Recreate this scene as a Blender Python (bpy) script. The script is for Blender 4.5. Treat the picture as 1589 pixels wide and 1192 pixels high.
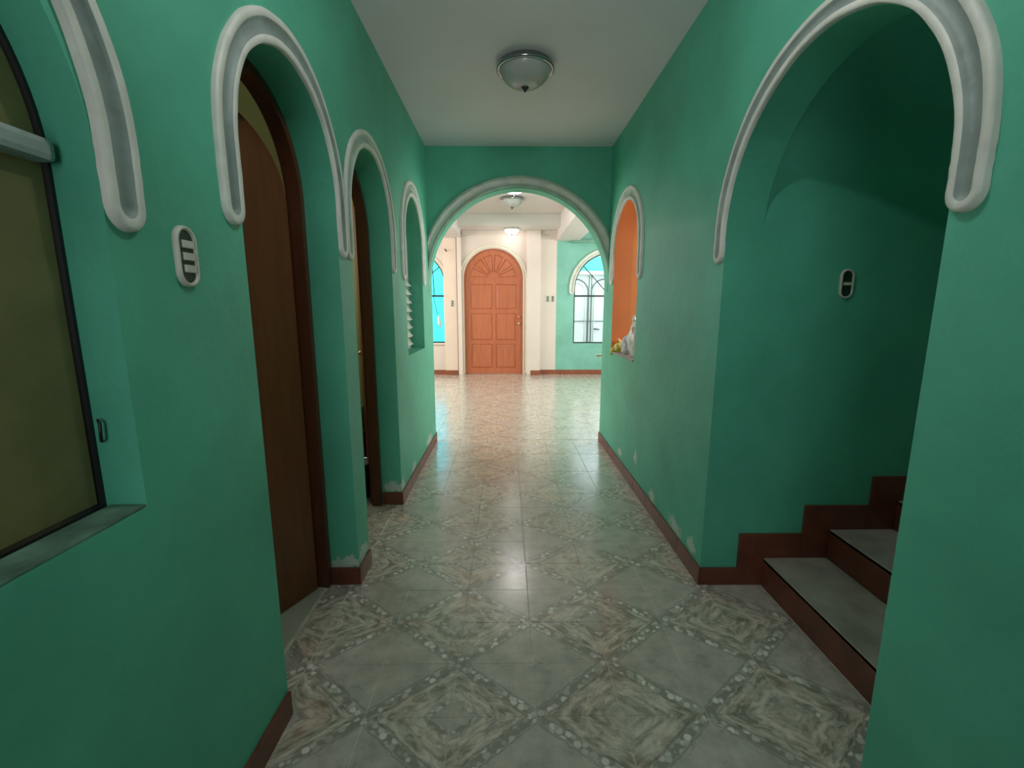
import bpy, bmesh, math, random
from mathutils import Vector, Matrix
from mathutils.geometry import tessellate_polygon
random.seed(4)
PI = math.pi
for o in list(bpy.data.objects): bpy.data.objects.remove(o)
S = bpy.context.scene
COL = S.collection

# ------------------------------------------------------------------ camera
EYE = 1.35
TILT, YAW = math.radians(9.7045), math.radians(0.6138)
cd = bpy.data.cameras.new('camera'); cam = bpy.data.objects.new('camera', cd); COL.objects.link(cam)
cd.sensor_fit = 'HORIZONTAL'; cd.sensor_width = 36.0; cd.lens = 36.0 * 690.0 / 1589.0
cd.clip_start = 0.02
cam.location = (0, 0, EYE); cam.rotation_euler = (PI / 2 - TILT, 0, -YAW)
S.camera = cam

# ------------------------------------------------------------------ world, exposure, fill lights
w = bpy.data.worlds.new('world'); S.world = w; w.use_nodes = True
bg = w.node_tree.nodes['Background']
bg.inputs['Color'].default_value = (0.86, 0.95, 1.0, 1); bg.inputs['Strength'].default_value = 2.6
S.view_settings.view_transform = 'Standard'; S.view_settings.look = 'None'
S.view_settings.gamma = 1; S.view_settings.exposure = 0.78; S.view_settings.use_curve_mapping = False

def area(name, loc, rot, sx, sy, power, color):
    l = bpy.data.lights.new(name, 'AREA'); l.shape = 'RECTANGLE'; l.size = sx; l.size_y = sy
    l.energy = power; l.color = color
    o = bpy.data.objects.new(name, l); COL.objects.link(o); o.location = loc; o.rotation_euler = rot
    return o
# added fill lights out of view; the walls behind them have no openings
area('fill_living_left', (-3.1, 6.6, 1.9), (0, -PI / 2 + .45, 0), 1.5, 3.4, 96, (1.0, 0.93, 0.88))
area('fill_living_right', (3.1, 6.6, 1.9), (0, PI / 2 - .45, 0), 1.5, 3.4, 96, (1.0, 0.96, 0.90))
area('fill_kitchen', (2.9, 3.2, 1.6), (0, PI / 2, 0), 1.0, 1.2, 26, (1.0, 0.95, 0.9))  # added to brighten the orange kitchen seen through the hatch
area('fill_bedroom', (-2.9, 0.6, 1.6), (0, -PI / 2, 0), 1.1, 1.1, 4.5, (1.0, 0.97, 0.85))
area('fill_bathroom', (-2.1, 3.4, 1.9), (0, -PI / 2, 0), 0.5, 0.6, 4.0, (1.0, 0.97, 0.85))
area('fill_rear', (-0.35, -1.45, 1.55), (PI / 2, 0, -.12), 0.9, 1.5, 3.6, (1.0, 0.97, 1.0)).data.spread = math.radians(95)  # added behind the camera, narrowed to brighten the wall behind the stairs
area('fill_stairwell', (2.3, 1.5, 4.1), (0, 0, 0), 1.2, .8, 2.0, (0.95, 0.98, 1.0))  # added overhead to lift the dark part of the stairwell

# ------------------------------------------------------------------ materials
def newmat(name):
    m = bpy.data.materials.new(name); m.use_nodes = True
    return m, m.node_tree, m.node_tree.nodes['Principled BSDF']
def N(t, kind, **kw):
    n = t.nodes.new(kind)
    for k, v in kw.items(): setattr(n, k, v)
    return n
def math_(t, op, a, b=None, c=None):
    n = N(t, 'ShaderNodeMath', operation=op)
    for i, v in enumerate((a, b, c)):
        if v is None: continue
        if isinstance(v, (int, float)): n.inputs[i].default_value = v
        else: t.links.new(v, n.inputs[i])
    return n.outputs[0]
def mix_(t, f, a, b):
    n = N(t, 'ShaderNodeMix', data_type='RGBA')
    if isinstance(f, (int, float)): n.inputs[0].default_value = f
    else: t.links.new(f, n.inputs[0])
    for i, v in ((6, a), (7, b)):
        if isinstance(v, tuple): n.inputs[i].default_value = (*v, 1)
        else: t.links.new(v, n.inputs[i])
    return n.outputs[2]
def noise(t, scale, detail=3, rough=.55, vec=None, dist=0.0):
    n = N(t, 'ShaderNodeTexNoise'); n.inputs['Scale'].default_value = scale
    n.inputs['Detail'].default_value = detail; n.inputs['Roughness'].default_value = rough
    n.inputs['Distortion'].default_value = dist
    if vec is None: vec = N(t, 'ShaderNodeNewGeometry').outputs['Position']
    t.links.new(vec, n.inputs['Vector'])
    return n.outputs['Fac']
def ramp(t, f, lo, hi, a=0.0, b=1.0):
    n = N(t, 'ShaderNodeMapRange'); n.inputs[1].default_value = lo; n.inputs[2].default_value = hi
    n.inputs[3].default_value = a; n.inputs[4].default_value = b
    t.links.new(f, n.inputs[0]); return n.outputs[0]
def bump(t, p, h, strength=.3, dist=.01):
    n = N(t, 'ShaderNodeBump'); n.inputs['Strength'].default_value = strength; n.inputs['Distance'].default_value = dist
    t.links.new(h, n.inputs['Height']); t.links.new(n.outputs[0], p.inputs['Normal'])

def plain(name, c, rough=.5, metal=0, spec=.5, var=.12, scale=6, bumpy=0, bscale=60, emit=None):
    m, t, p = newmat(name)
    f = ramp(t, noise(t, scale), .3, .7)
    t.links.new(mix_(t, f, tuple(x * (1 - var) for x in c), tuple(min(1, x * (1 + var)) for x in c)), p.inputs['Base Color'])
    p.inputs['Roughness'].default_value = rough; p.inputs['Metallic'].default_value = metal
    p.inputs['Specular IOR Level'].default_value = spec
    if bumpy: bump(t, p, noise(t, bscale, 4), bumpy, .01)
    if emit:
        p.inputs['Emission Color'].default_value = (*emit[0], 1); p.inputs['Emission Strength'].default_value = emit[1]
    return m

def green_wall(name, base, spots=()):
    m, t, p = newmat(name)
    pos = N(t, 'ShaderNodeNewGeometry').outputs['Position']
    sep = N(t, 'ShaderNodeSeparateXYZ'); t.links.new(pos, sep.inputs[0])
    f = ramp(t, noise(t, 2.2, 4, .6), .3, .7)
    col = mix_(t, f, tuple(x * .86 for x in base), tuple(x * 1.14 for x in base))
    # brush patches
    g = ramp(t, noise(t, 9, 5, .65, dist=1.2), .56, .72, 0, .25)
    col = mix_(t, g, col, (base[0] * 1.5, base[1] * 1.15, base[2] * 1.3))
    # salt bloom and flaking where the damp rises: spots (y, z, radius)
    n = noise(t, 26, 5, .7)
    for (sx, sy, sz, rx, ry, rz) in spots:
        v = N(t, 'ShaderNodeVectorMath', operation='SUBTRACT'); t.links.new(pos, v.inputs[0]); v.inputs[1].default_value = (sx, sy, sz)
        v2 = N(t, 'ShaderNodeVectorMath', operation='DIVIDE'); t.links.new(v.outputs[0], v2.inputs[0]); v2.inputs[1].default_value = (rx, ry, rz)
        L = N(t, 'ShaderNodeVectorMath', operation='LENGTH'); t.links.new(v2.outputs[0], L.inputs[0])
        d = math_(t, 'ADD', L.outputs['Value'], math_(t, 'MULTIPLY', math_(t, 'SUBTRACT', n, .5), 3.2))
        k = ramp(t, d, .95, .6)
        col = mix_(t, math_(t, 'MULTIPLY', k, .75), col, (.62, .66, .6))
    t.links.new(col, p.inputs['Base Color'])
    p.inputs['Roughness'].default_value = .5; p.inputs['Specular IOR Level'].default_value = .35
    bump(t, p, noise(t, 14, 6, .6), .22, .012)
    return m
GREEN = (0.095, 0.45, 0.305)
M = {}
M['green'] = green_wall('green_paint', GREEN, spots=(
    (-.735, 4.05, .10, .1, .16, .09), (-.735, 3.35, .11, .1, .08, .05), (-.735, 2.98, .12, .1, .06, .06), (-.8, 2.93, .12, .08, .05, .05),
    (-.735, 2.1, .12, .1, .10, .05), (-.8, 2.02, .11, .08, .04, .04),
    (.95, 3.15, .26, .1, .05, .05), (.95, 2.75, .13, .1, .07, .05), (.95, 2.35, .13, .1, .10, .05), (.95, 2.12, .13, .1, .06, .05),
    (.95, 3.6, .15, .1, .07, .04)))
M['living_green'] = green_wall('living_room_green', (0.22, 0.50, 0.415))
M['cream'] = plain('cream_paint', (0.76, 0.64, 0.585), .55, var=.05, scale=1.5, bumpy=.1, bscale=12)
M['pink_cream'] = plain('pink_cream_paint', (0.80, 0.62, 0.52), .55, var=.05, scale=1.5, bumpy=.1, bscale=12)
M['ceiling'] = plain('ceiling_paint', (0.80, 0.75, 0.79), .7, var=.05, scale=1.4, bumpy=.12, bscale=9)
M['ceiling_far'] = plain('living_ceiling_paint', (0.70, 0.66, 0.63), .7, var=.04, scale=1.4)
M['orange'] = plain('orange_paint', (0.66, 0.17, 0.045), .55, var=.08, scale=2.5, bumpy=.1, bscale=12)
M['olive'] = plain('olive_paint', (0.42, 0.40, 0.15), .6, var=.1, scale=2)
M['rim'] = plain('white_moulding', (0.68, 0.69, 0.63), .5, var=.1, scale=12, bumpy=.35, bscale=22)
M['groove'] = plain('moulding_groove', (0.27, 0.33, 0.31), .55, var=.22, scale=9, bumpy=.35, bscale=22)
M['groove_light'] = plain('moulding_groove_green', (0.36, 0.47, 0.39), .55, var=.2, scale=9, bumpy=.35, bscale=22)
M['cream_rim'] = plain('cream_moulding', (0.76, 0.68, 0.58), .5, var=.05, scale=9)
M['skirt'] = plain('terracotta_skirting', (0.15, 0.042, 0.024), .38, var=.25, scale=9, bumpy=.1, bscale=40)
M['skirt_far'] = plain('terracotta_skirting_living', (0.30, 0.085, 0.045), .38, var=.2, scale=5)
M['tread'] = plain('stair_tread_tile', (0.33, 0.31, 0.25), .4, var=.22, scale=8, bumpy=.08)
M['grout'] = plain('grout', (0.58, 0.55, 0.48), .7, var=.25, scale=11)
M['pale_floor'] = plain('pale_room_floor', (0.42, 0.42, 0.34), .35, var=.12, scale=5)
M['chrome'] = plain('dark_chrome', (0.35, 0.36, 0.36), .16, metal=1, var=.05)
M['bowl'] = plain('frosted_glass_bowl', (0.42, 0.43, 0.41), .22, var=.06, scale=14)
M['bowl_lit'] = plain('frosted_glass_lit', (0.8, 0.8, 0.78), .3, var=.02, emit=((1, .97, .93), 4))
M['finial'] = plain('black_finial', (0.03, 0.03, 0.03), .3)
M['plastic'] = plain('ivory_plastic', (0.55, 0.55, 0.47), .4, var=.08, scale=30)
M['dark_plastic'] = plain('dark_green_plastic', (0.012, 0.035, 0.022), .4)
M['black_metal'] = plain('black_window_metal', (0.012, 0.014, 0.016), .4)
M['white_metal'] = plain('white_gate_metal', (0.78, 0.76, 0.74), .45, var=.05, scale=4)
M['grey_metal'] = plain('grey_gate_line', (0.16, 0.16, 0.17), .5, var=.1)
M['cyan_wall'] = plain('cyan_outer_wall', (0.07, 0.80, 0.98), .7, var=.04, scale=1)
M['teal_wall'] = plain('turquoise_outer_wall', (0.13, 0.64, 0.60), .7, var=.04, scale=1)
M['concrete'] = plain('bare_concrete', (0.33, 0.33, 0.30), .8, var=.2, scale=10, bumpy=.3)
M['stained_sill'] = plain('stained_sill', (0.11, 0.22, 0.16), .7, var=.5, scale=14, bumpy=.3)
M['brass'] = plain('worn_brass', (0.62, 0.47, 0.28), .3, metal=1)
M['bin'] = plain('bin_plastic', (0.03, 0.035, 0.035), .35)
M['cardboard'] = plain('cardboard', (0.30, 0.17, 0.07), .8)
M['bag_white'] = plain('white_plastic_bag', (0.80, 0.79, 0.74), .35, var=.06, scale=20, bumpy=.4, bscale=35)
M['bag_lilac'] = plain('lilac_plastic_bag', (0.60, 0.57, 0.62), .35, var=.1, scale=20, bumpy=.4, bscale=35)
M['yellow'] = plain('yellow_wrapper', (0.62, 0.52, 0.09), .4, var=.25, scale=22, bumpy=.4, bscale=35)
M['orange_wrap'] = plain('pale_orange_wrapper', (0.85, 0.50, 0.22), .4, var=.1, scale=20)
M['rod'] = plain('curtain_box', (0.16, 0.33, 0.25), .6)

def wood(name, dark, light, rough=.38):
    m, t, p = newmat(name)
    tc = N(t, 'ShaderNodeTexCoord'); mp = N(t, 'ShaderNodeMapping'); mp.inputs['Scale'].default_value = (9, 9, .8)
    t.links.new(tc.outputs['Object'], mp.inputs['Vector'])
    f = ramp(t, noise(t, 3.0, 6, .62, vec=mp.outputs[0], dist=.6), .3, .72)
    t.links.new(mix_(t, f, dark, light), p.inputs['Base Color'])
    p.inputs['Roughness'].default_value = rough
    bump(t, p, f, .06, .004)
    return m
M['brown_door'] = wood('brown_door_wood', (0.15, 0.042, 0.012), (0.22, 0.062, 0.018), .33)
M['brown_frame'] = wood('dark_frame_wood', (0.085, 0.025, 0.011), (0.13, 0.036, 0.015), .4)
M['front_door'] = wood('front_door_wood', (0.42, 0.115, 0.050), (0.56, 0.165, 0.075), .36)

def tile_material():
    m, t, p = newmat('patterned_floor_tile')
    pos = N(t, 'ShaderNodeNewGeometry').outputs['Position']
    sep = N(t, 'ShaderNodeSeparateXYZ'); t.links.new(pos, sep.inputs[0])
    u = math_(t, 'DIVIDE', math_(t, 'SUBTRACT', sep.outputs[0], TX0), TW)
    v = math_(t, 'DIVIDE', math_(t, 'SUBTRACT', sep.outputs[1], TY0), TD)
    a = math_(t, 'MULTIPLY', math_(t, 'ADD', u, v), .5)
    b = math_(t, 'MULTIPLY', math_(t, 'SUBTRACT', u, v), .5)
    fa, fb = math_(t, 'FLOOR', a), math_(t, 'FLOOR', b)
    par = math_(t, 'PINGPONG', math_(t, 'ADD', fa, fb), 1.0)        # 0 streak diamond, 1 grey diamond
    da = math_(t, 'ABSOLUTE', math_(t, 'SUBTRACT', math_(t, 'SUBTRACT', a, fa), .5))
    db = math_(t, 'ABSOLUTE', math_(t, 'SUBTRACT', math_(t, 'SUBTRACT', b, fb), .5))
    ring = math_(t, 'MAXIMUM', da, db)                               # 0 centre .. .5 edge of a diamond
    along = math_(t, 'MINIMUM', da, db)
    wob = noise(t, 30, 3, .6)
    ringw = math_(t, 'ADD', ring, math_(t, 'MULTIPLY', math_(t, 'SUBTRACT', wob, .5), .075))
    # slates
    slate = mix_(t, ramp(t, noise(t, 11, 5, .62), .3, .7), (0.38, 0.355, 0.305), (0.60, 0.56, 0.49))
    # streaks run along the nearest edge of the diamond
    cv = N(t, 'ShaderNodeCombineXYZ')
    t.links.new(math_(t, 'ADD', math_(t, 'MULTIPLY', ring, 7.5), math_(t, 'MULTIPLY', math_(t, 'ADD', fa, fb), 3.7)), cv.inputs[0])
    t.links.new(math_(t, 'MULTIPLY', along, 2.2), cv.inputs[1])
    t.links.new(math_(t, 'ADD', math_(t, 'MULTIPLY', fa, 5.3), math_(t, 'MULTIPLY', noise(t, 6, 2), 2.6)), cv.inputs[2])
    st = noise(t, 2.2, 5, .62, vec=cv.outputs[0], dist=.5)
    olive = mix_(t, ramp(t, st, .36, .64), (0.27, 0.25, 0.20), (0.72, 0.66, 0.56))
    rust = ramp(t, noise(t, 6.5, 2), .54, .68, 0, .7)
    olive = mix_(t, rust, olive, mix_(t, ramp(t, st, .36, .64), (0.33, 0.24, 0.175), (0.76, 0.60, 0.47)))
    # small slate diamond in the middle of the streak diamonds
    core = math_(t, 'MULTIPLY', ramp(t, ringw, .15, .12), ramp(t, noise(t, 3.1), .42, .6))
    olive = mix_(t, core, olive, slate)
    slate = mix_(t, ramp(t, st, .56, .70, 0, .5), slate, (0.56, 0.49, 0.42))
    slate = mix_(t, ramp(t, st, .42, .34, 0, .4), slate, (0.26, 0.235, 0.195))
    col = mix_(t, par, olive, slate)
    # pebble ropes
    vo = N(t, 'ShaderNodeTexVoronoi', feature='F1'); vo.inputs['Scale'].default_value = 40
    t.links.new(pos, vo.inputs['Vector'])
    peb = ramp(t, vo.outputs['Distance'], .60, .40)
    pcol = mix_(t, ramp(t, N_rand(t, vo.outputs['Color']), .1, .95), (0.36, 0.34, 0.30), (0.84, 0.81, 0.74))
    ropecol = mix_(t, peb, (0.31, 0.29, 0.25), pcol)
    patch = ramp(t, noise(t, 13, 3), .30, .44)
    k1 = math_(t, 'MULTIPLY', ramp(t, ringw, .452, .466), patch)
    col = mix_(t, k1, col, ropecol)
    k2 = math_(t, 'MULTIPLY', math_(t, 'MULTIPLY', ramp(t, ringw, .12, .14), ramp(t, ringw, .19, .17)), math_(t, 'SUBTRACT', 1.0, par))
    col = mix_(t, math_(t, 'MULTIPLY', k2, math_(t, 'MULTIPLY', patch, ramp(t, noise(t, 3.1), .42, .6))), col, ropecol)
    # dark hairline beside the rope
    k3 = math_(t, 'MULTIPLY', ramp(t, ringw, .43, .44), ramp(t, ringw, .456, .446))
    col = mix_(t, math_(t, 'MULTIPLY', k3, .4), col, (0.12, 0.115, 0.09))
    t.links.new(col, p.inputs['Base Color'])
    t.links.new(ramp(t, noise(t, 5, 4), .3, .7, .17, .27), p.inputs['Roughness'])
    p.inputs['Specular IOR Level'].default_value = .6
    p.inputs['Coat Weight'].default_value = .65; p.inputs['Coat Roughness'].default_value = .19
    bump(t, p, noise(t, 7, 3), .05, .01)
    return m
def N_rand(t, c):
    s = N(t, 'ShaderNodeSeparateColor'); t.links.new(c, s.inputs[0]); return s.outputs[0]
TX0, TY0, TW, TD = -.479, 1.281, .2875, .2265
M['tile'] = tile_material()

def glass(name, tint, frost=0.0):
    m, t, p = newmat(name)
    out = t.nodes['Material Output']
    tr = N(t, 'ShaderNodeBsdfTransparent'); tr.inputs[0].default_value = (*tint, 1)
    gl = N(t, 'ShaderNodeBsdfGlossy'); gl.inputs['Roughness'].default_value = .05
    fr = N(t, 'ShaderNodeFresnel'); fr.inputs[0].default_value = 1.45
    mx = N(t, 'ShaderNodeMixShader'); t.links.new(fr.outputs[0], mx.inputs[0])
    t.links.new(tr.outputs[0], mx.inputs[1]); t.links.new(gl.outputs[0], mx.inputs[2])
    t.links.new(mx.outputs[0], out.inputs[0])
    return m
M['glass'] = glass('clear_glass', (.97, .98, .98))
def frosted():
    m, t, p = newmat('olive_frosted_glass')
    out = t.nodes['Material Output']
    c = mix_(t, ramp(t, noise(t, 3.5, 5, .6), .3, .7), (0.27, 0.26, 0.12), (0.44, 0.41, 0.20))
    d = N(t, 'ShaderNodeBsdfDiffuse'); tl = N(t, 'ShaderNodeBsdfTranslucent')
    t.links.new(c, d.inputs[0]); t.links.new(c, tl.inputs[0])
    mx = N(t, 'ShaderNodeMixShader'); mx.inputs[0].default_value = .6
    t.links.new(d.outputs[0], mx.inputs[1]); t.links.new(tl.outputs[0], mx.inputs[2])
    gl = N(t, 'ShaderNodeBsdfGlossy'); gl.inputs['Roughness'].default_value = .3
    m2 = N(t, 'ShaderNodeMixShader'); m2.inputs[0].default_value = .06
    t.links.new(mx.outputs[0], m2.inputs[1]); t.links.new(gl.outputs[0], m2.inputs[2])
    t.links.new(m2.outputs[0], out.inputs[0])
    return m
M['frosted'] = frosted()

# ------------------------------------------------------------------ helpers
def tag(o, label=None, cat=None, group=None, kind=None):
    if label: o['label'] = label
    if cat: o['category'] = cat
    if group: o['group'] = group
    if kind: o['kind'] = kind
    return o
def link(name, me, mats, parent=None, kind=None, loc=None, rz=None):
    for m in (mats if isinstance(mats, (list, tuple)) else [mats]): me.materials.append(m)
    o = bpy.data.objects.new(name, me); COL.objects.link(o)
    if parent: o.parent = parent
    if kind: o['kind'] = kind
    if loc: o.location = loc
    if rz: o.rotation_euler = (0, 0, rz)
    return o
def empty(name, loc=(0, 0, 0), rz=0, parent=None):
    o = bpy.data.objects.new(name, None); COL.objects.link(o); o.location = loc; o.rotation_euler = (0, 0, rz)
    o.empty_display_size = .05
    if parent: o.parent = parent
    return o
class MB:
    def __init__(s): s.v = []; s.f = []; s.m = []; s.smooth = set()
    def add(s, v, f, mi=0, smooth=False):
        n = len(s.v); s.v += [tuple(p) for p in v]
        for q in f:
            if smooth: s.smooth.add(len(s.f))
            s.f.append(tuple(i + n for i in q)); s.m.append(mi)
    def box(s, x0, x1, y0, y1, z0, z1, b=0.0, mi=0):
        if b <= 0:
            v = [(x, y, z) for z in (z0, z1) for y in (y0, y1) for x in (x0, x1)]
            s.add(v, [(0, 2, 3, 1), (4, 5, 7, 6), (0, 1, 5, 4), (2, 6, 7, 3), (0, 4, 6, 2), (1, 3, 7, 5)], mi); return
        bm = bmesh.new(); bmesh.ops.create_cube(bm, size=1)
        for q in bm.verts: q.co = Vector(((x0 + x1) / 2 + q.co.x * (x1 - x0), (y0 + y1) / 2 + q.co.y * (y1 - y0), (z0 + z1) / 2 + q.co.z * (z1 - z0)))
        bmesh.ops.bevel(bm, geom=list(bm.edges), offset=b, segments=2, affect='EDGES', profile=.6)
        bm.verts.index_update(); s.add([q.co for q in bm.verts], [[q.index for q in f.verts] for f in bm.faces], mi); bm.free()
    def tube(s, pts, r, n=8, mi=0):
        pts = [Vector(p) for p in pts]; rings = []
        for i, p in enumerate(pts):
            d = (pts[min(i + 1, len(pts) - 1)] - pts[max(i - 1, 0)]).normalized()
            a = d.orthogonal().normalized() if i == 0 else (s._a - d * s._a.dot(d)).normalized()
            s._a = a; b = d.cross(a)
            rr = r[i] if isinstance(r, (list, tuple)) else r
            rings.append([p + (a * math.cos(k * 2 * PI / n) + b * math.sin(k * 2 * PI / n)) * rr for k in range(n)])
        v = [q for g in rings for q in g]; L = len(pts)
        f = [(i * n + k, i * n + (k + 1) % n, (i + 1) * n + (k + 1) % n, (i + 1) * n + k) for i in range(L - 1) for k in range(n)]
        f += [tuple(range(n))[::-1], tuple((L - 1) * n + k for k in range(n))]
        s.add(v, f, mi, True)
    def lathe(s, prof, c=(0, 0, 0), n=40, mi=0):
        v = []; f = []
        for r, z in prof:
            for k in range(n): v.append((c[0] + r * math.cos(2 * PI * k / n), c[1] + r * math.sin(2 * PI * k / n), c[2] + z))
        for i in range(len(prof) - 1):
            for k in range(n): f.append((i * n + k, i * n + (k + 1) % n, (i + 1) * n + (k + 1) % n, (i + 1) * n + k))
        s.add(v, f, mi, True)
    def build(s, name, mats, parent=None, kind=None, loc=None, rz=None):
        me = bpy.data.meshes.new(name); me.from_pydata(s.v, [], s.f)
        me.polygons.foreach_set('material_index', s.m)
        me.polygons.foreach_set('use_smooth', [i in s.smooth for i in range(len(s.f))])
        bm = bmesh.new(); bm.from_mesh(me); bmesh.ops.recalc_face_normals(bm, faces=bm.faces); bm.to_mesh(me); bm.free()
        me.update()
        return link(name, me, mats, parent, kind, loc, rz)
def box(name, x0, x1, y0, y1, z0, z1, mat, parent=None, b=0.0, kind=None):
    m = MB(); m.box(x0, x1, y0, y1, z0, z1, b); return m.build(name, mat, parent, kind)

def arch(c, a, spring, b, bottom, n=48):
    """outline of a round-headed opening: up the low side, over, down the high side"""
    p = [(c - a, bottom)] + [(c - a * math.cos(PI * k / n), spring + b * math.sin(PI * k / n)) for k in range(n + 1)] + [(c + a, bottom)]
    return p
def slab(mb, axis, d0, d1, outer, holes=(), mi=0, hole_mi=None):
    """plate lying in the plane axis=const between d0 and d1; outline in (s, z)"""
    P = (lambda s_, z, d: (d, s_, z)) if axis == 'X' else (lambda s_, z, d: (s_, d, z))
    loops = [outer] + list(holes)
    flat = [q for l in loops for q in l]
    tri = tessellate_polygon([[Vector((q[0], q[1], 0)) for q in l] for l in loops])
    n = len(flat)
    v = [P(q[0], q[1], d0) for q in flat] + [P(q[0], q[1], d1) for q in flat]
    f = [tuple(t) for t in tri] + [tuple(i + n for i in reversed(t)) for t in tri]
    mb.add(v, f, mi)
    k = 0
    for li, l in enumerate(loops):
        m = len(l); vv = [P(q[0], q[1], d0) for q in l] + [P(q[0], q[1], d1) for q in l]
        ff = [(i, (i + 1) % m, m + (i + 1) % m, m + i) for i in range(m)]
        mb.add(vv, ff, mi if (li == 0 or hole_mi is None) else hole_mi[li - 1])

def moulding(name, axis, face, out, c, a, spring, b, bottom, width, mats, relief=.015, lim=None, parent=None, wob=.0025, seedv=0):
    """hand-made plaster band round an arch: two proud rims and a sunken groove, both ends rounded off.
       face = wall plane, out = +-1 direction it stands proud"""
    rnd = random.Random(seedv)
    h = width / 2
    path = []
    nst = 14
    for k in range(nst): path.append((c - a - h, bottom + h + (spring - bottom - h) * k / nst, 0, 1))
    na = 56
    for k in range(na + 1):
        t = PI * k / na
        ct, st_ = math.cos(t), math.sin(t)
        px, pz = c - (a + h) * ct, spring + (b + h) * st_
        tx, tz = (a + h) * st_, (b + h) * ct; L = math.hypot(tx, tz)
        path.append((px, pz, tx / L, tz / L))
    for k in range(nst): path.append((c + a + h, spring - (spring - bottom - h) * (k + 1) / nst, 0, -1))
    prof = [(-1, 0), (-.98, .6), (-.93, .92), (-.72, 1.0), (-.48, .93), (-.36, .55), (-.2, .30), (0, .25), (.2, .30), (.36, .55), (.48, .93), (.72, 1.0), (.93, .92), (.98, .6), (1, 0)]
    P = (lambda s_, z, d: (face + out * d, s_, z)) if axis == 'X' else (lambda s_, z, d: (s_, face + out * d, z))
    v = []; f = []; mi = []
    np_ = len(prof)
    def clampd(s_):
        return s_ if lim is None else max(lim[0], min(lim[1], s_))
    ph = [rnd.uniform(0, 6.28) for _ in range(3)]
    dz = [wob * (math.sin(i * .19 + ph[0]) + .5 * math.sin(i * .43 + ph[1]) + .25 * math.sin(i * 1.1 + ph[2])) * min(1, i / 9, (len(path) - 1 - i) / 9) for i in range(len(path))]
    for i, (x, z, tx, tz) in enumerate(path):
        nx, nz = tz, -tx     # right of travel = towards the opening on the way up
        ww = h + dz[i]
        for d, q in prof:
            v.append(P(clampd(x + nx * d * ww), z + nz * d * ww, q * relief))
    for i in range(len(path) - 1):
        for k in range(np_ - 1):
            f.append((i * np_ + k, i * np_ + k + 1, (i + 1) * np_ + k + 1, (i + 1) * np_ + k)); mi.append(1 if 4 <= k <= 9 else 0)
    half = prof[np_ // 2:]
    for end, i0 in ((0, 0), (1, len(path) - 1)):
        x, z, _, _ = path[i0]; base = len(v); nf = 14
        for k in range(nf + 1):
            t = PI * k / nf
            for d, q in half: v.append(P(clampd(x + math.cos(t) * d * h), z - math.sin(t) * d * h * 1.15, q * relief))
        m = len(half)
        for k in range(nf):
            for j in range(m - 1):
                f.append((base + k * m + j, base + k * m + j + 1, base + (k + 1) * m + j + 1, base + (k + 1) * m + j)); mi.append(1 if j < 3 else 0)
    mb = MB(); mb.v = v; mb.f = f; mb.m = mi; mb.smooth = set(range(len(f)))
    return mb.build(name, mats, parent, 'structure')

def lathe_obj(name, prof, mat, parent, loc=(0, 0, 0), n=40):
    m = MB(); m.lathe(prof, (0, 0, 0), n); return m.build(name, mat, parent, loc=loc)

# ------------------------------------------------------------------ dimensions
XL, XR, T = -.735, .95, .16
LX, RX = XL - T, XR + T            # far faces of the corridor walls
YE, YE2 = 4.29, 4.44               # end wall
ZC, ZF = 2.78, 3.05
YB = 9.08
YR = -1.6
A1 = (1.66, .36, 1.79, .385)       # centre, half width, spring, rise
A2 = (2.56, .37, 1.79, .385)
A3 = (3.64, .33, 1.83, .36)
AW = (.40, .46, 1.60, .46)
AP = (3.685, .375, 1.82, .36)
AS = (1.4975, .5025, 1.67, .495)
AE = (.1075, .8425, 1.56, .865)

# ------------------------------------------------------------------ setting: walls
m = MB()
outer = [(YR, 0)] + arch(*A1, 0) + arch(*A2, 0) + [(YE, 0), (YE, ZC), (YR, ZC)]
slab(m, 'X', LX, XL, outer, [arch(*AW, .95), arch(*A3, 1.0)])
m.build('wall_left', M['green'], kind='structure')
m = MB()
outer = [(YR, 0)] + arch(*AS, 0) + [(YE, 0), (YE, ZC), (YR, ZC)]
slab(m, 'X', XR, RX, outer, [arch(*AP, .95)], hole_mi=[1])
m.build('wall_right', [M['green'], M['orange']], kind='structure')
m = MB()
slab(m, 'Y', YE, YE2, [(-3.2, 0)] + arch(*AE, 0, n=72) + [(3.2, 0), (3.2, ZF), (-3.2, ZF)])
m.build('wall_end', M['green'], kind='structure')
box('wall_rear', LX, RX, YR - .1, YR, 0, ZC, M['green'], kind='structure')
# bedroom and bathroom behind the left wall
box('wall_bedroom', -3.1, -3.0, YR, YE, 0, ZC, M['olive'], kind='structure')
box('wall_partition', -3.0, LX, 2.07, 2.14, 0, ZC, M['olive'], kind='structure')
box('wall_bedroom_rear', -3.0, LX, YR - .1, YR, 0, ZC, M['olive'], kind='structure')
box('wall_bathroom', -3.0, LX, YE - .03, YE, 0, ZC, M['olive'], kind='structure')
# kitchen behind the right wall
box('wall_kitchen_end', RX, 3.1, YE - .03, YE, 0, ZC, M['orange'], kind='structure')
box('wall_kitchen_side', 3.0, 3.1, 2.12, YE - .03, 0, ZC, M['orange'], kind='structure')
# stairwell
m = MB(); m.box(RX, 3.3, 2.0, 2.12, 0, 4.2); m.build('wall_stairs', M['green'], kind='structure')
box('wall_stairs_near', RX, 3.3, .86, .98, 0, 4.2, M['green'], kind='structure')
box('wall_stairs_side', 3.2, 3.3, .98, 2.0, 0, 4.2, M['green'], kind='structure')
box('wall_stairs_upper', RX - .05, RX, .86, 2.12, ZC + .1, 4.2, M['green'], kind='structure')
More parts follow.
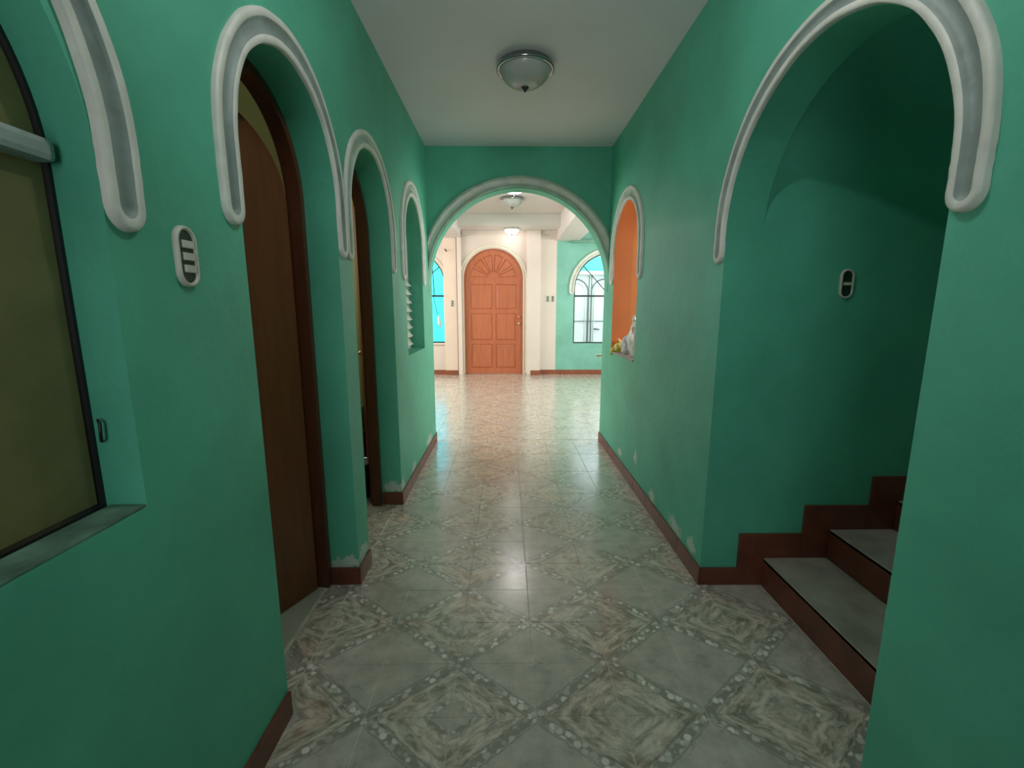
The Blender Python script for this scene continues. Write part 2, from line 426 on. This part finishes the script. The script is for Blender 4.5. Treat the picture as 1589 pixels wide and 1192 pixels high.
# living room
box('wall_living_left', -3.3, -3.2, YE, YB + .15, 0, ZF, M['pink_cream'], kind='structure')
box('wall_living_right', 3.2, 3.3, YE, YB + .15, 0, ZF, M['living_green'], kind='structure')
WL = (-1.85, .61, 1.83, .61)
WR = (2.03, .69, 1.72, .70)
AD = (-.273, .59, 1.92, .585)
m = MB()
slab(m, 'Y', YB, YB + .15, [(-3.2, 0)] + arch(*AD, 0) + [(.985, 0), (.985, ZF), (-3.2, ZF)], [arch(*WL, .65)])
m.build('wall_far', M['cream'], kind='structure')
m = MB()
slab(m, 'Y', YB, YB + .15, [(.985, 0), (3.2, 0), (3.2, ZF), (.985, ZF)], [arch(*WR, .64)])
m.build('wall_far_green', M['living_green'], kind='structure')
# pilasters and beams
box('wall_pilaster_left', -1.26, -1.0, YB - .06, YB, 0, 2.70, M['pink_cream'], kind='structure', b=.006)
box('wall_pilaster_inner', -.985, -.90, YB - .10, YB, 0, 2.84, M['cream'], kind='structure', b=.008)
box('wall_pilaster_right', .39, .66, YB - .10, YB, 0, 2.84, M['cream'], kind='structure', b=.008)
box('ceiling_beam_cross', -.90, .98, 8.52, YB, 2.84, ZF, M['ceiling_far'], kind='structure', b=.006)
box('ceiling_beam_left', -1.38, -.90, YE2, YB, 2.70, ZF, M['ceiling_far'], kind='structure', b=.006)
box('ceiling_beam_right', .98, 1.42, YE2, YB, 2.65, ZF, M['ceiling_far'], kind='structure', b=.006)
m = MB(); m.box(-.90, .98, YB - .035, YB, 2.79, 2.84, .008); m.box(-.90, .98, YB - .02, YB, 2.76, 2.79, .006)
m.build('trim_1', M['cream'], kind='structure')
# ceilings
box('ceiling', -3.1, RX, YR - .1, YE, ZC, ZC + .1, M['ceiling'], kind='structure')
box('ceiling_kitchen', RX, 3.1, 2.12, YE, ZC, ZC + .1, M['ceiling'], kind='structure')
box('ceiling_stairs', RX - .05, 3.3, .86, 2.12, 4.2, 4.3, M['green'], kind='structure')
box('ceiling_living', -3.3, 3.3, YE, YB + .15, ZF, ZF + .1, M['ceiling_far'], kind='structure')

# ------------------------------------------------------------------ floor and its tiles
fl = box('floor', -3.3, 3.3, YR - .1, YB + .15, -.12, -.0017, M['grout'], kind='structure')
box('floor_bedroom', -3.0, LX, YR, 2.07, -.004, .004, M['pale_floor'], kind='structure')
box('floor_kitchen', RX, 3.0, 2.12, YE - .03, -.004, .002, M['pale_floor'], kind='structure')
G, GY, TH = .0015, .0006, .0018
def tile_mesh(w_, d_):
    t = MB(); g = G; b = .0006
    x0, x1, y0, y1 = g, w_ - g, GY, d_ - GY
    v = [(x0, y0, -TH), (x1, y0, -TH), (x1, y1, -TH), (x0, y1, -TH), (x0, y0, -b), (x1, y0, -b), (x1, y1, -b), (x0, y1, -b),
         (x0 + b, y0 + b, 0), (x1 - b, y0 + b, 0), (x1 - b, y1 - b, 0), (x0 + b, y1 - b, 0)]
    f = [(8, 9, 10, 11)] + [(i, (i + 1) % 4, 4 + (i + 1) % 4, 4 + i) for i in range(4)] + [(4 + i, 4 + (i + 1) % 4, 8 + (i + 1) % 4, 8 + i) for i in range(4)]
    return v, f
cache = {}
GL, GR = TX0 - TW, TX0 + 5 * TW
regions = [(GL, GR, YR, YE2), (GR, 1.25, .98, 2.0), (LX + .015, GL, 1.30, 2.02), (LX, GL, 2.19, 2.93), (-3.0, LX, 2.14, YE - .03)]
far = MB()
def cells(rg):
    x0, x1, y0, y1 = rg
    for i in range(math.floor((x0 - TX0) / TW), math.ceil((x1 - TX0) / TW)):
        for j in range(math.floor((y0 - TY0) / TD), math.ceil((y1 - TY0) / TD)):
            a, b_ = max(x0, TX0 + i * TW), min(x1, TX0 + (i + 1) * TW)
            c, d = max(y0, TY0 + j * TD), min(y1, TY0 + (j + 1) * TD)
            if b_ - a > .012 and d - c > .012: yield a, b_, c, d
for k, rg in enumerate(regions):
    for a, b_, c, d in cells(rg):
        if c < .45 or k == 4:
            v, f = tile_mesh(b_ - a, d - c); far.add([(p[0] + a, p[1] + c, p[2]) for p in v], f); continue
        key = (round(b_ - a, 3), round(d - c, 3))
        if key not in cache:
            v, f = tile_mesh(b_ - a, d - c); me = bpy.data.meshes.new('tile'); me.from_pydata(v, [], f); me.materials.append(M['tile']); cache[key] = me
        o = bpy.data.objects.new('tile', cache[key]); COL.objects.link(o); o.parent = fl
        o.location = (a, c, random.uniform(-.0004, .0004))
        o.rotation_euler = (random.uniform(-.0025, .0025), random.uniform(-.002, .002), 0)
for a, b_, c, d in cells((-3.2, 3.2, YE2, YB)):
    v, f = tile_mesh(b_ - a, d - c); far.add([(p[0] + a, p[1] + c, p[2]) for p in v], f)
tf = far.build('tile_field', M['tile'], fl); tf['kind'] = 'stuff'

# ------------------------------------------------------------------ skirting made of tiles
def skirt(name, axis, face, out, s0, s1, h=.09, th=.012, mat='skirt', L=.29, z=0.0):
    root = empty(name); root['kind'] = 'structure'
    s = s0
    while s < s1 - .002:
        e = min(s + L, s1)
        if s1 - e < .05: e = s1
        lo, hi = sorted((face, face + out * th)); m_ = MB()
        if axis == 'X': m_.box(lo, hi, s + .0008, e - .0008, z, z + h, .003)
        else: m_.box(s + .0008, e - .0008, lo, hi, z, z + h, .003)
        m_.build('tile', M[mat], root)
        s = e
    return root
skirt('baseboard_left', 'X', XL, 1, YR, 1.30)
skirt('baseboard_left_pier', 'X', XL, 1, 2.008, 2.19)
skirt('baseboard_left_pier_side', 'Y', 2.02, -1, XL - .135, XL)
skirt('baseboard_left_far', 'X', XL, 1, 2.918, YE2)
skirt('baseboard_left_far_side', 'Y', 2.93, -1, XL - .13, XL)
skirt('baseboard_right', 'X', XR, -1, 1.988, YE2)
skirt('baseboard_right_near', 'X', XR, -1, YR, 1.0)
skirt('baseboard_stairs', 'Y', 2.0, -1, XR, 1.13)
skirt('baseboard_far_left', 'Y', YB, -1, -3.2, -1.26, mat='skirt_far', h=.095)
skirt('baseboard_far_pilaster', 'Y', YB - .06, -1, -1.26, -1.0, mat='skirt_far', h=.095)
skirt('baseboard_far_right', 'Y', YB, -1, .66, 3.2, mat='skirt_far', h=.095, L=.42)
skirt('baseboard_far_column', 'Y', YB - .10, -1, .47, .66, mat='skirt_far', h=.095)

# ------------------------------------------------------------------ staircase
st = empty('staircase', (1.25, 1.5, 0)); tag(st, 'staircase of pale treads and red-brown risers climbing right through the wide arch', 'stairs')
RH, RUN, X0 = .147, .31, 1.25
def part(mb, name, mat, parent):
    """geometry given in world coordinates, re-expressed about the parent's origin"""
    o = mb.build(name, mat, parent); o.matrix_parent_inverse = Matrix.Translation(-Vector(parent.location)); return o
for k in range(6):
    x = X0 + k * RUN; z = k * RH
    m = MB(); m.box(x, x + .02, .99, 1.986, z, z + RH - .004, .002); part(m, 'riser', M['skirt'], st)
    m = MB(); m.box(x, x + RUN, .99, 1.986, z + RH - .022, z + RH, .005); part(m, 'tread', M['tread'], st)
m = MB()
for k in range(6):
    x = X0 + k * RUN; m.box(x + .02, x + RUN + .02, .99, 1.97, -.003, k * RH + RH - .022)
part(m, 'stair_core', M['concrete'], st)
tops = [(1.125, 1.43, .27), (1.43, 1.74, .415), (1.74, 2.05, .56), (2.05, 2.36, .705), (2.36, 2.67, .85)]
for k, (a, b_, z) in enumerate(tops):
    m = MB()
    lo = max(0, z - .30)
    m.box(a + .0008, b_ - .0008, 1.987, 1.9995, lo, z, .003); part(m, 'skirting_panel', M['skirt'], st)

# ------------------------------------------------------------------ arch mouldings
RG = [M['rim'], M['groove']]
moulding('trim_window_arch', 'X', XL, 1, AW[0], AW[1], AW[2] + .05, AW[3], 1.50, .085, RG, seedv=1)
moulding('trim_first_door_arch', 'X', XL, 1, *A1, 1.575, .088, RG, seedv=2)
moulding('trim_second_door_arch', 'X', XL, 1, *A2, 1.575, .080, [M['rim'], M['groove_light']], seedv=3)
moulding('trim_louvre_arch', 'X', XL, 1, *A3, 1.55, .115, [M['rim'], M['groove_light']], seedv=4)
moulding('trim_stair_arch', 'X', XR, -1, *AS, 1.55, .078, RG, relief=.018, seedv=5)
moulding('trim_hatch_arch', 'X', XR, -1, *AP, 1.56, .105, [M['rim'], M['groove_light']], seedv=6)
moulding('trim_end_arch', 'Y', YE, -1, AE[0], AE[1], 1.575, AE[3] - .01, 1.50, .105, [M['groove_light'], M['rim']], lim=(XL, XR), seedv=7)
moulding('trim_front_door_arch', 'Y', YB, -1, AD[0], .60, 1.92, .60, .03, .075, [M['cream_rim'], M['cream_rim']], relief=.02, wob=0)
moulding('trim_far_window_arch', 'Y', YB, -1, *WL, 1.72, .06, [M['pink_cream'], M['pink_cream']], relief=.02, wob=0)
moulding('trim_green_window_arch', 'Y', YB, -1, *WR, 1.62, .10, [M['rim'], M['rim']], relief=.04)

# ------------------------------------------------------------------ left near window
wn = empty('window_1', (XL - .085, AW[0], .95)); wn['kind'] = 'structure'
X_ = XL - .085
def frame_band(mb, axis, d0, d1, A, bottom, th):
    c, a, s_, b = A
    slab(mb, axis, d0, d1, arch(c, a, s_, b, bottom), [arch(c, a - th, s_, b - th, bottom + th)])
m = MB(); frame_band(m, 'X', X_ - .02, X_ + .004, AW, .95, .007); part(m, 'frame', M['black_metal'], wn)
m = MB(); m.box(X_ - .012, X_ + .03, AW[0] - AW[1] + .012, AW[0] + AW[1] - .012, 1.60, 1.64, .012); part(m, 'transom', M['groove'], wn)
m = MB(); slab(m, 'X', X_ - .008, X_ - .002, arch(AW[0], AW[1] - .013, AW[2], AW[3] - .013, 1.645)); part(m, 'pane', M['frosted'], wn)
m = MB(); m.box(X_ - .008, X_ - .002, AW[0] - AW[1] + .013, AW[0] + AW[1] - .013, .963, 1.60); part(m, 'pane', M['frosted'], wn)
m = MB(); m.box(X_ + .012, XL - .001, AW[0] - AW[1], AW[0] + AW[1], .95, .956, .002); part(m, 'sill', M['stained_sill'], wn)
m = MB(); m.tube([(X_ + .02, .855, 1.09), (X_ + .028, .845, 1.095), (X_ + .03, .845, 1.13), (X_ + .022, .85, 1.135)], .003); part(m, 'latch', M['black_metal'], wn)

# ------------------------------------------------------------------ louvre window in the left wall
lw = empty('window_2', (XL - .125, A3[0], 1.0)); lw['kind'] = 'structure'
X_ = XL - .125
m = MB(); frame_band(m, 'X', X_ - .03, X_, A3, 1.0, .022); m.box(X_ - .03, X_, A3[0] - .31, A3[0] + .31, 1.60, 1.63); part(m, 'frame', M['rim'], lw)
m = MB(); slab(m, 'X', X_ - .018, X_ - .012, arch(A3[0], A3[1] - .023, A3[2], A3[3] - .023, 1.63)); part(m, 'pane', M['frosted'], lw)
for k in range(8):
    z = 1.035 + k * .071
    m = MB(); a0, a1 = A3[0] - A3[1] + .024, A3[0] + A3[1] - .024
    v = [(X_ - .028, y, z + .078) for y in (a0, a1)] + [(X_ + .030, y, z + .004) for y in (a0, a1)]
    v += [(p[0], p[1], p[2] - .005) for p in v]
    m.add(v, [(0, 1, 3, 2), (4, 6, 7, 5), (0, 4, 5, 1), (2, 3, 7, 6), (0, 2, 6, 4), (1, 5, 7, 3)]); part(m, 'slat', M['rim'], lw)

# ------------------------------------------------------------------ doors off the corridor
def arch_door(name, A, hinge_y, angle, leaf_w, leaf_label=None, knob=True):
    c, a, s_, b = A
    root = empty(name, (LX, c, 0)); root['kind'] = 'structure'
    m = MB(); xo = LX + .025
    outl = arch(c, a, s_, b, 0); inn = arch(c, a - .035, s_, b - .035, 0)
    slab(m, 'X', LX - .035, xo, outl + inn[::-1]); part(m, 'frame', M['brown_frame'], root)
    # leaf, local x runs from the hinge along the leaf
    L = MB(); hw = leaf_w / 2
    P = arch(hw, hw, s_ - .03, b - .04, .008)
    slab(L, 'Y', -.02, .02, P)
    lf = L.build('leaf', M['brown_door'], root)
    lf.location = (LX - .045 - LX, hinge_y - c, 0); lf.rotation_euler = (0, 0, angle)
    if knob:
        for sgn in (-1, 1):
            K = MB(); K.lathe([(.0, .0), (.022, .0), (.022, .006), (.009, .010), (.009, .03), (.024, .038), (.027, .05), (.018, .062), (0, .066)], n=20)
            k = K.build('knob', M['brass'], lf); k.location = (leaf_w - .06, sgn * .02, 1.0); k.rotation_euler = (-sgn * PI / 2, 0, 0)
    return root
# first door: hinged on its far jamb, standing ajar into the bedroom
arch_door('door_1', A1, A1[0] + A1[1] - .04, -PI / 2 - math.radians(25), .65)
# second door: hinged on its far jamb, thrown right back
arch_door('door_2', A2, A2[0] + A2[1] + .03, math.radians(90 + 19.5), .66)

# ------------------------------------------------------------------ front door at the far end
fd = empty('door_3', (AD[0], YB + .05, 0)); fd['kind'] = 'structure'
c, a, s_, b = AD
m = MB(); slab(m, 'Y', YB + .03, YB + .10, arch(c, a, s_, b, 0) + arch(c, a - .02, s_, b - .02, 0)[::-1]); part(m, 'frame', M['front_door'], fd)
holes = []
cols = [(-.73, -.30), (-.23, .17)]; rows = [(.13, .62), (.70, 1.24), (1.33, 1.82)]
for (x0, x1) in cols:
    for (z0, z1) in rows: holes.append([(x0, z0), (x1, z0), (x1, z1), (x0, z1)])
fc = (c, 1.94); secs = []
for k in range(6):
    t0, t1 = math.radians(30 * k + 3.5), math.radians(30 * k + 26.5)
    ri, ro = .12, .45
    p = [(fc[0] + ro * math.cos(t0 + (t1 - t0) * q / 5), fc[1] + ro * math.sin(t0 + (t1 - t0) * q / 5)) for q in range(6)]
    p += [(fc[0] + ri * math.cos(t1 + (t0 - t1) * q / 2), fc[1] + ri * math.sin(t1 + (t0 - t1) * q / 2)) for q in range(3)]
    secs.append(p)
outl = arch(c, a - .022, s_, b - .022, .005)
m = MB(); slab(m, 'Y', YB + .045, YB + .075, outl, holes + secs); part(m, 'leaf', M['front_door'], fd)
m = MB(); slab(m, 'Y', YB + .075, YB + .095, outl); part(m, 'back_board', M['front_door'], fd)
for (x0, x1) in cols:
    for (z0, z1) in rows:
        m = MB(); g = .028
        o_ = [(x0, z0), (x1, z0), (x1, z1), (x0, z1)]; i_ = [(x0 + g, z0 + g), (x1 - g, z0 + g), (x1 - g, z1 - g), (x0 + g, z1 - g)]
        v = [(p[0], YB + .060, p[1]) for p in o_] + [(p[0], YB + .049, p[1]) for p in i_]
        m.add(v, [(4, 5, 6, 7)] + [(q, (q + 1) % 4, 4 + (q + 1) % 4, 4 + q) for q in range(4)]); part(m, 'panel', M['front_door'], fd)
for p in secs:
    cx, cz = sum(q[0] for q in p) / len(p), sum(q[1] for q in p) / len(p)
    i_ = [(cx + (q[0] - cx) * .74, cz + (q[1] - cz) * .74) for q in p]; n = len(p); m = MB()
    v = [(q[0], YB + .060, q[1]) for q in p] + [(q[0], YB + .051, q[1]) for q in i_]
    m.add(v, [tuple(range(n, 2 * n))] + [(q, (q + 1) % n, n + (q + 1) % n, n + q) for q in range(n)]); part(m, 'panel', M['front_door'], fd)
m = MB(); slab(m, 'Y', YB + .035, YB + .045, [(fc[0] + .09 * math.cos(PI * q / 10), fc[1] + .09 * math.sin(PI * q / 10)) for q in range(11)]); part(m, 'rosette', M['front_door'], fd)
for z, r in ((1.17, .022), (1.04, .030)):
    K = MB(); K.lathe([(0, 0), (r, 0), (r, .008), (.010, .012), (.010, .03), (r, .04), (r, .055), (0, .062)], n=20)
    k = K.build('lock_knob', M['brass'], fd); k.location = (.235 - c, -.005, z); k.rotation_euler = (PI / 2, 0, 0)

# ------------------------------------------------------------------ far windows
def far_window(name, A, bottom, bars, mats):
    c, a, s_, b = A
    root = empty(name, (c, YB + .08, bottom)); root['kind'] = 'structure'
    m = MB(); frame_band(m, 'Y', YB + .02, YB + .06, A, bottom, .022); part(m, 'frame', mats, root)
    m = MB(); m.box(c - a + .022, c + a - .022, YB + .02, YB + .055, 1.57, 1.605); part(m, 'crossbar', mats, root)
    for p, q in bars:
        m = MB(); m.tube([(p[0], YB + .035, p[1]), (q[0], YB + .035, q[1])], .009, 6); part(m, 'bar', mats, root)
    m = MB(); slab(m, 'Y', YB + .043, YB + .048, arch(c, a - .023, s_, b - .023, 1.605)); part(m, 'pane', M['glass'], root)
    m = MB(); m.box(c - a + .023, c + a - .023, YB + .043, YB + .048, bottom + .023, 1.57); part(m, 'pane', M['glass'], root)
    return root
far_window('window_3', WL, .65, [((-1.85, 1.72), (-1.33, 2.17)), ((-1.85, 1.72), (-2.37, 2.17)), ((-1.46, 1.60), (-1.49, 2.28))], M['black_metal'])
far_window('window_4', WR, .64, [((2.03, 1.63), (1.50, 2.20)), ((2.03, 1.63), (2.56, 2.20))], M['black_metal'])
box('trim_far_sill', WL[0] - WL[1] - .02, WL[0] + WL[1] + .03, YB - .03, YB + .04, .615, .65, M['cream_rim'], kind='structure', b=.005)
cord = MB()
cord.tube([(-1.47, YB - .01, 1.57), (-1.445, YB - .012, 1.42), (-1.40, YB - .012, 1.22), (-1.36, YB - .012, 1.12)], .006, 6)
cord = cord.build('pull_cord', M['black_metal'], None); tag(cord, 'dark pull cord hanging from the crossbar of the blue far window', 'cord')
tas = MB(); tas.tube([(-1.39, YB - .015, 1.20), (-1.38, YB - .016, 1.14), (-1.365, YB - .016, 1.04), (-1.35, YB - .015, .97)], [.010, .028, .034, .012], 10)
tas.build('tassel', M['rim'], cord)

# ------------------------------------------------------------------ outside: patio
box('ground_patio', -6, 6, YB + .15, 11.6, -.15, -.02, M['concrete'], kind='structure')
box('wall_patio_left', -6, .3, 11.3, 11.45, -.02, 3.0, M['cyan_wall'], kind='structure')
box('wall_patio_right', .3, 6, 11.3, 11.45, -.02, 2.60, M['teal_wall'], kind='structure')
gt = empty('metal_gate', (2.3, 10.7, -.02)); tag(gt, 'white metal gate with arched outlines outside the right-hand far window', 'gate')
m = MB(); m.box(1.2, 3.9, 10.74, 10.78, -.02, 2.12); part(m, 'gate_sheet', M['white_metal'], gt)
m = MB(); m.box(1.15, 3.95, 10.66, 10.80, 2.12, 2.20, .01); part(m, 'gate_lintel', M['white_metal'], gt)
def arc_tube(c_, r, z0, zs, y, rad, mat, nm):
    m = MB(); m.tube([(c_ - r, y, z0)] + [(c_ - r * math.cos(PI * k / 18), y, zs + r * math.sin(PI * k / 18)) for k in range(19)] + [(c_ + r, y, z0)], rad, 8)
    part(m, nm, mat, gt)
for cc in (1.62, 2.30, 2.98):
    arc_tube(cc, .30, .0, 1.72, 10.73, .014, M['grey_metal'], 'arched_bar')
    arc_tube(cc, .235, .0, 1.70, 10.73, .010, M['white_metal'], 'arched_bar')
for z in (1.03, .52):
    m = MB(); m.box(1.2, 3.9, 10.725, 10.74, z, z + .018); part(m, 'rail', M['grey_metal'], gt)
for x in (1.93, 1.99, 2.61, 2.67):
    m = MB(); m.box(x, x + .016, 10.725, 10.74, 0, 2.1); part(m, 'post_line', M['grey_metal'], gt)
m = MB(); m.tube([(2.08, 10.70, .85), (2.10, 10.68, .86), (2.20, 10.68, .84)], .02, 8); part(m, 'gate_handle', M['grey_metal'], gt)

# ------------------------------------------------------------------ ceiling lamps
def lamp(loc, lit, r, label, power=0):
    root = empty('ceiling_lamp', loc); tag(root, label, 'lamp')
    k = r / .165
    lathe_obj('lamp_pan', [(p[0] * k, p[1] * k) for p in [(0, 0), (.135, 0), (.150, -.006), (.160, -.022), (.166, -.030), (.166, -.038), (.158, -.044), (.148, -.040), (.140, -.034), (0, -.030)]], M['rim' if lit else 'chrome'], root)
    lathe_obj('glass_bowl', [(p[0] * k, p[1] * k) for p in [(.147, -.036), (.145, -.046), (.136, -.064), (.118, -.086), (.092, -.105), (.060, -.118), (.028, -.124), (0, -.125)]], M['bowl_lit' if lit else 'bowl'], root)
    lathe_obj('finial', [(p[0] * k, p[1] * k) for p in [(0, -.120), (.020, -.123), (.022, -.128), (.012, -.134), (.009, -.140), (.004, -.150), (0, -.153)]], M['finial'], root, n=20)
    if power:
        l = bpy.data.lights.new('bulb', 'POINT'); l.energy = power; l.shadow_soft_size = .03; l.color = (1, .96, .95)
        o = bpy.data.objects.new('bulb', l); COL.objects.link(o); o.parent = root; o.location = (0, 0, -.19 * k)
    return root
lamp((.11, 2.92, ZC), False, .172, 'unlit bowl lamp with dark metal rim on the corridor ceiling')
lamp((.08, 7.35, ZF), False, .19, 'unlit frosted bowl lamp on the living room ceiling seen through the end arch')
lamp((.09, 8.80, 2.84), True, .15, 'small glowing white lamp under the far ceiling beam', .15)
lamp((.10, 6.5, ZF), True, .19, 'glowing white lamp at the very top of the end arch', 6)
lamp((.12, 1.15, ZC), True, .172, 'lit bowl lamp on the corridor ceiling above the viewer', 5.8)

# ------------------------------------------------------------------ switches
def stadium(hw, hh, n=16):
    return [(hw * math.cos(PI * k / n), (hh - hw) + hw * math.sin(PI * k / n)) for k in range(n + 1)] + [(-hw * math.cos(PI * k / n), -(hh - hw) - hw * math.sin(PI * k / n)) for k in range(n + 1)]
def plate(name, label, loc, rz, hw, hh, rockers, group=None):
    """stands proud towards local -Y"""
    root = empty(name, loc, rz); tag(root, label, 'switch', group)
    n = 34; mb = MB(); prof = [(1.0, 0), (1.0, -.006), (.93, -.011), (.84, -.012), (.74, -.010), (.70, -.006)]
    v = []; f = []
    for k_, d in prof:
        st_ = stadium(hw * k_, hh - hw * (1 - k_)); n = len(st_); v += [(p[0], d, p[1]) for p in st_]
    for i in range(len(prof) - 1):
        for q in range(n): f.append((i * n + q, i * n + (q + 1) % n, (i + 1) * n + (q + 1) % n, (i + 1) * n + q))
    mb.add(v, f, 0, True); mb.build('plate_rim', M['plastic'], root)
    mb = MB(); slab(mb, 'Y', -.006, 0, stadium(hw * .72, hh - hw * .28)); mb.build('insert', M['dark_plastic'], root)
    for z, hz in rockers:
        mb = MB(); mb.box(-hw * .52, hw * .58, -.013, -.005, z - hz, z + hz, .002); mb.build('rocker', M['plastic'], root)
    return root
plate('switch_plate', 'oval ivory switch plate with three rockers on the near left green wall', (XL, 1.055, 1.465), PI / 2, .033, .068, [(.027, .0085), (.0, .0085), (-.027, .0085)])
plate('switch_plate', 'oval switch plate with a single rocker on the wall above the stairs', (1.50, 2.0, 1.455), 0, .030, .064, [(.0, .0065)])
def small_plate(label, x, z, w_, h_, y=YB, horiz=False):
    root = empty('outlet_plate', (x, y, z)); tag(root, label, 'switch plate')
    mb = MB(); mb.box(-w_, w_, -.008, 0, -h_, h_, .003); mb.build('cover', M['plastic'], root)
    for k in (-1, 0, 1):
        mb = MB()
        if horiz: mb.box(k * w_ * .6 - w_ * .18, k * w_ * .6 + w_ * .18, -.012, -.007, -h_ * .5, h_ * .5, .001)
        else: mb.box(-w_ * .5, w_ * .5, -.012, -.007, k * h_ * .58 - h_ * .17, k * h_ * .58 + h_ * .17, .001)
        mb.build('socket', M['black_metal'], root)
small_plate('switch plate on the far pilaster left of the wooden door', -1.09, 1.44, .036, .065, YB - .06)
small_plate('left one of two switch plates between far column and green wall', .815, 1.53, .034, .062)
small_plate('right one of two switch plates, next to the green wall edge', .915, 1.53, .034, .062)
small_plate('wide low outlet on the green wall under the right-hand far window', 1.90, .385, .075, .034, YB, True)
# curtain box over the right far window
cb = MB(); cb.box(1.27, 2.8, YB - .12, YB - .07, 2.60, 2.655, .008); cbo = cb.build('curtain_rail', M['rod'])
tag(cbo, 'dull green curtain rail above the right-hand far window', 'curtain rail')
for x in (1.40, 2.0, 2.65):
    m = MB(); m.box(x, x + .03, YB - .08, YB, 2.61, 2.64, .003); m.build('bracket', M['rod'], cbo)
hk = MB(); hk.tube([(-1.19, YB - .0, 2.45), (-1.19, YB - .12, 2.45), (-1.21, YB - .13, 2.48)], .011, 8)
hk = hk.build('wall_hook', M['black_metal']); tag(hk, 'small dark hook at the top of the left far pilaster', 'hook')

# ------------------------------------------------------------------ hatch sill and what lies on it
sl = MB(); sl.box(XR - .012, RX + .02, AP[0] - AP[1] + .003, AP[0] + AP[1] - .003, .95, .965, .004); sl.build('trim_hatch_sill', M['concrete'], kind='structure')
def crumple(name, c, size, mat, seed_, label, cat, pinch=0.0, lean=(0, 0), rough=.16, parent=None):
    bm = bmesh.new(); bmesh.ops.create_icosphere(bm, subdivisions=4, radius=1)
    from mathutils import noise as ns
    for v in bm.verts:
        p = v.co.copy(); q = p * 1.6 + Vector((seed_ * 3.1, seed_, 0))
        d = 1 + rough * ns.noise(q) * 2 + rough * .9 * abs(ns.noise(q * 2.7)) * 2 - rough * .5 + .05 * abs(ns.noise(q * 7))
        z = p.z
        k = 1 - pinch * max(0, z) ** 1.1
        co = Vector((p.x * d * size[0] * k, p.y * d * size[1] * k, max(-.93, p.z * d if z > -.5 else p.z) * size[2]))
        h_ = (co.z / size[2] + 1) / 2
        co.x += lean[0] * h_; co.y += lean[1] * h_
        v.co = co + Vector((0, 0, size[2] * .93))
    me = bpy.data.meshes.new(name); bm.to_mesh(me); bm.free()
    for p in me.polygons: p.use_smooth = True
    o = link(name, me, mat, parent); o.location = c
    if not parent: tag(o, label, cat)
    return o
ZS = .966
b1 = crumple('plastic_bag', (1.005, 3.50, ZS), (.043, .085, .150), M['bag_white'], 2, 'tall white plastic bag with a tied top on the hatch sill', 'bag', pinch=.55, lean=(.0, .03))
crumple('bag_knot', (0, .05, .27), (.014, .02, .028), M['bag_white'], 5, '', '', pinch=.2, parent=b1)
b2 = crumple('plastic_bag', (1.005, 3.72, ZS), (.05, .10, .085), M['bag_lilac'], 7, 'low lilac-grey crumpled plastic bag leaning on the white bag', 'bag', pinch=.35, lean=(0, -.02))
b3 = crumple('food_wrapper', (.992, 3.93, ZS), (.045, .085, .036), M['yellow'], 11, 'crumpled yellow wrapper at the far end of the hatch sill', 'wrapper', rough=.28)
m = MB(); m.tube([(-.01, .04, .03), (-.045, .05, .012), (-.062, .04, -.03)], [.02, .022, .008], 10); m.build('hanging_end', M['yellow'], b3)
m = MB(); m.tube([(1.04, 4.045, ZS + .005), (1.03, 4.04, ZS + .075), (1.0, 3.985, ZS + .10), (.985, 3.94, ZS + .115)], [.010, .016, .014, .005], 8)
ow = m.build('orange_wrapper', M['orange_wrap']); tag(ow, 'thin pale orange wrapper strip standing up behind the yellow wrapper', 'wrapper')

# ------------------------------------------------------------------ things glimpsed in the bathroom
bn = empty('waste_bin', (-1.075, 3.06, 0)); tag(bn, 'dark waste bin with a shiny rim behind the second doorway', 'bin')
lathe_obj('bin_body', [(0, .004), (.075, .004), (.082, .02), (.098, .25), (.094, .25), (.078, .03), (0, .025)], M['bin'], bn, n=28)
lathe_obj('rim', [(.099, .245), (.104, .250), (.103, .262), (.096, .264), (.093, .255)], M['chrome'], bn, n=28)
bx = MB(); bx.box(-.13, .13, -.12, .12, 0, .36, .006); bx = bx.build('cardboard_box', M['cardboard']); bx.location = (-1.30, 3.62, 0); tag(bx, 'brown box on the floor behind the dark waste bin', 'box')
lid = MB(); lid.box(-.10, .10, -.09, .09, .0, .17, .02); lo_ = lid.build('storage_case', M['bin']); lo_.location = (-1.30, 3.62, .36); tag(lo_, 'black case standing on the brown box in the bathroom', 'case')
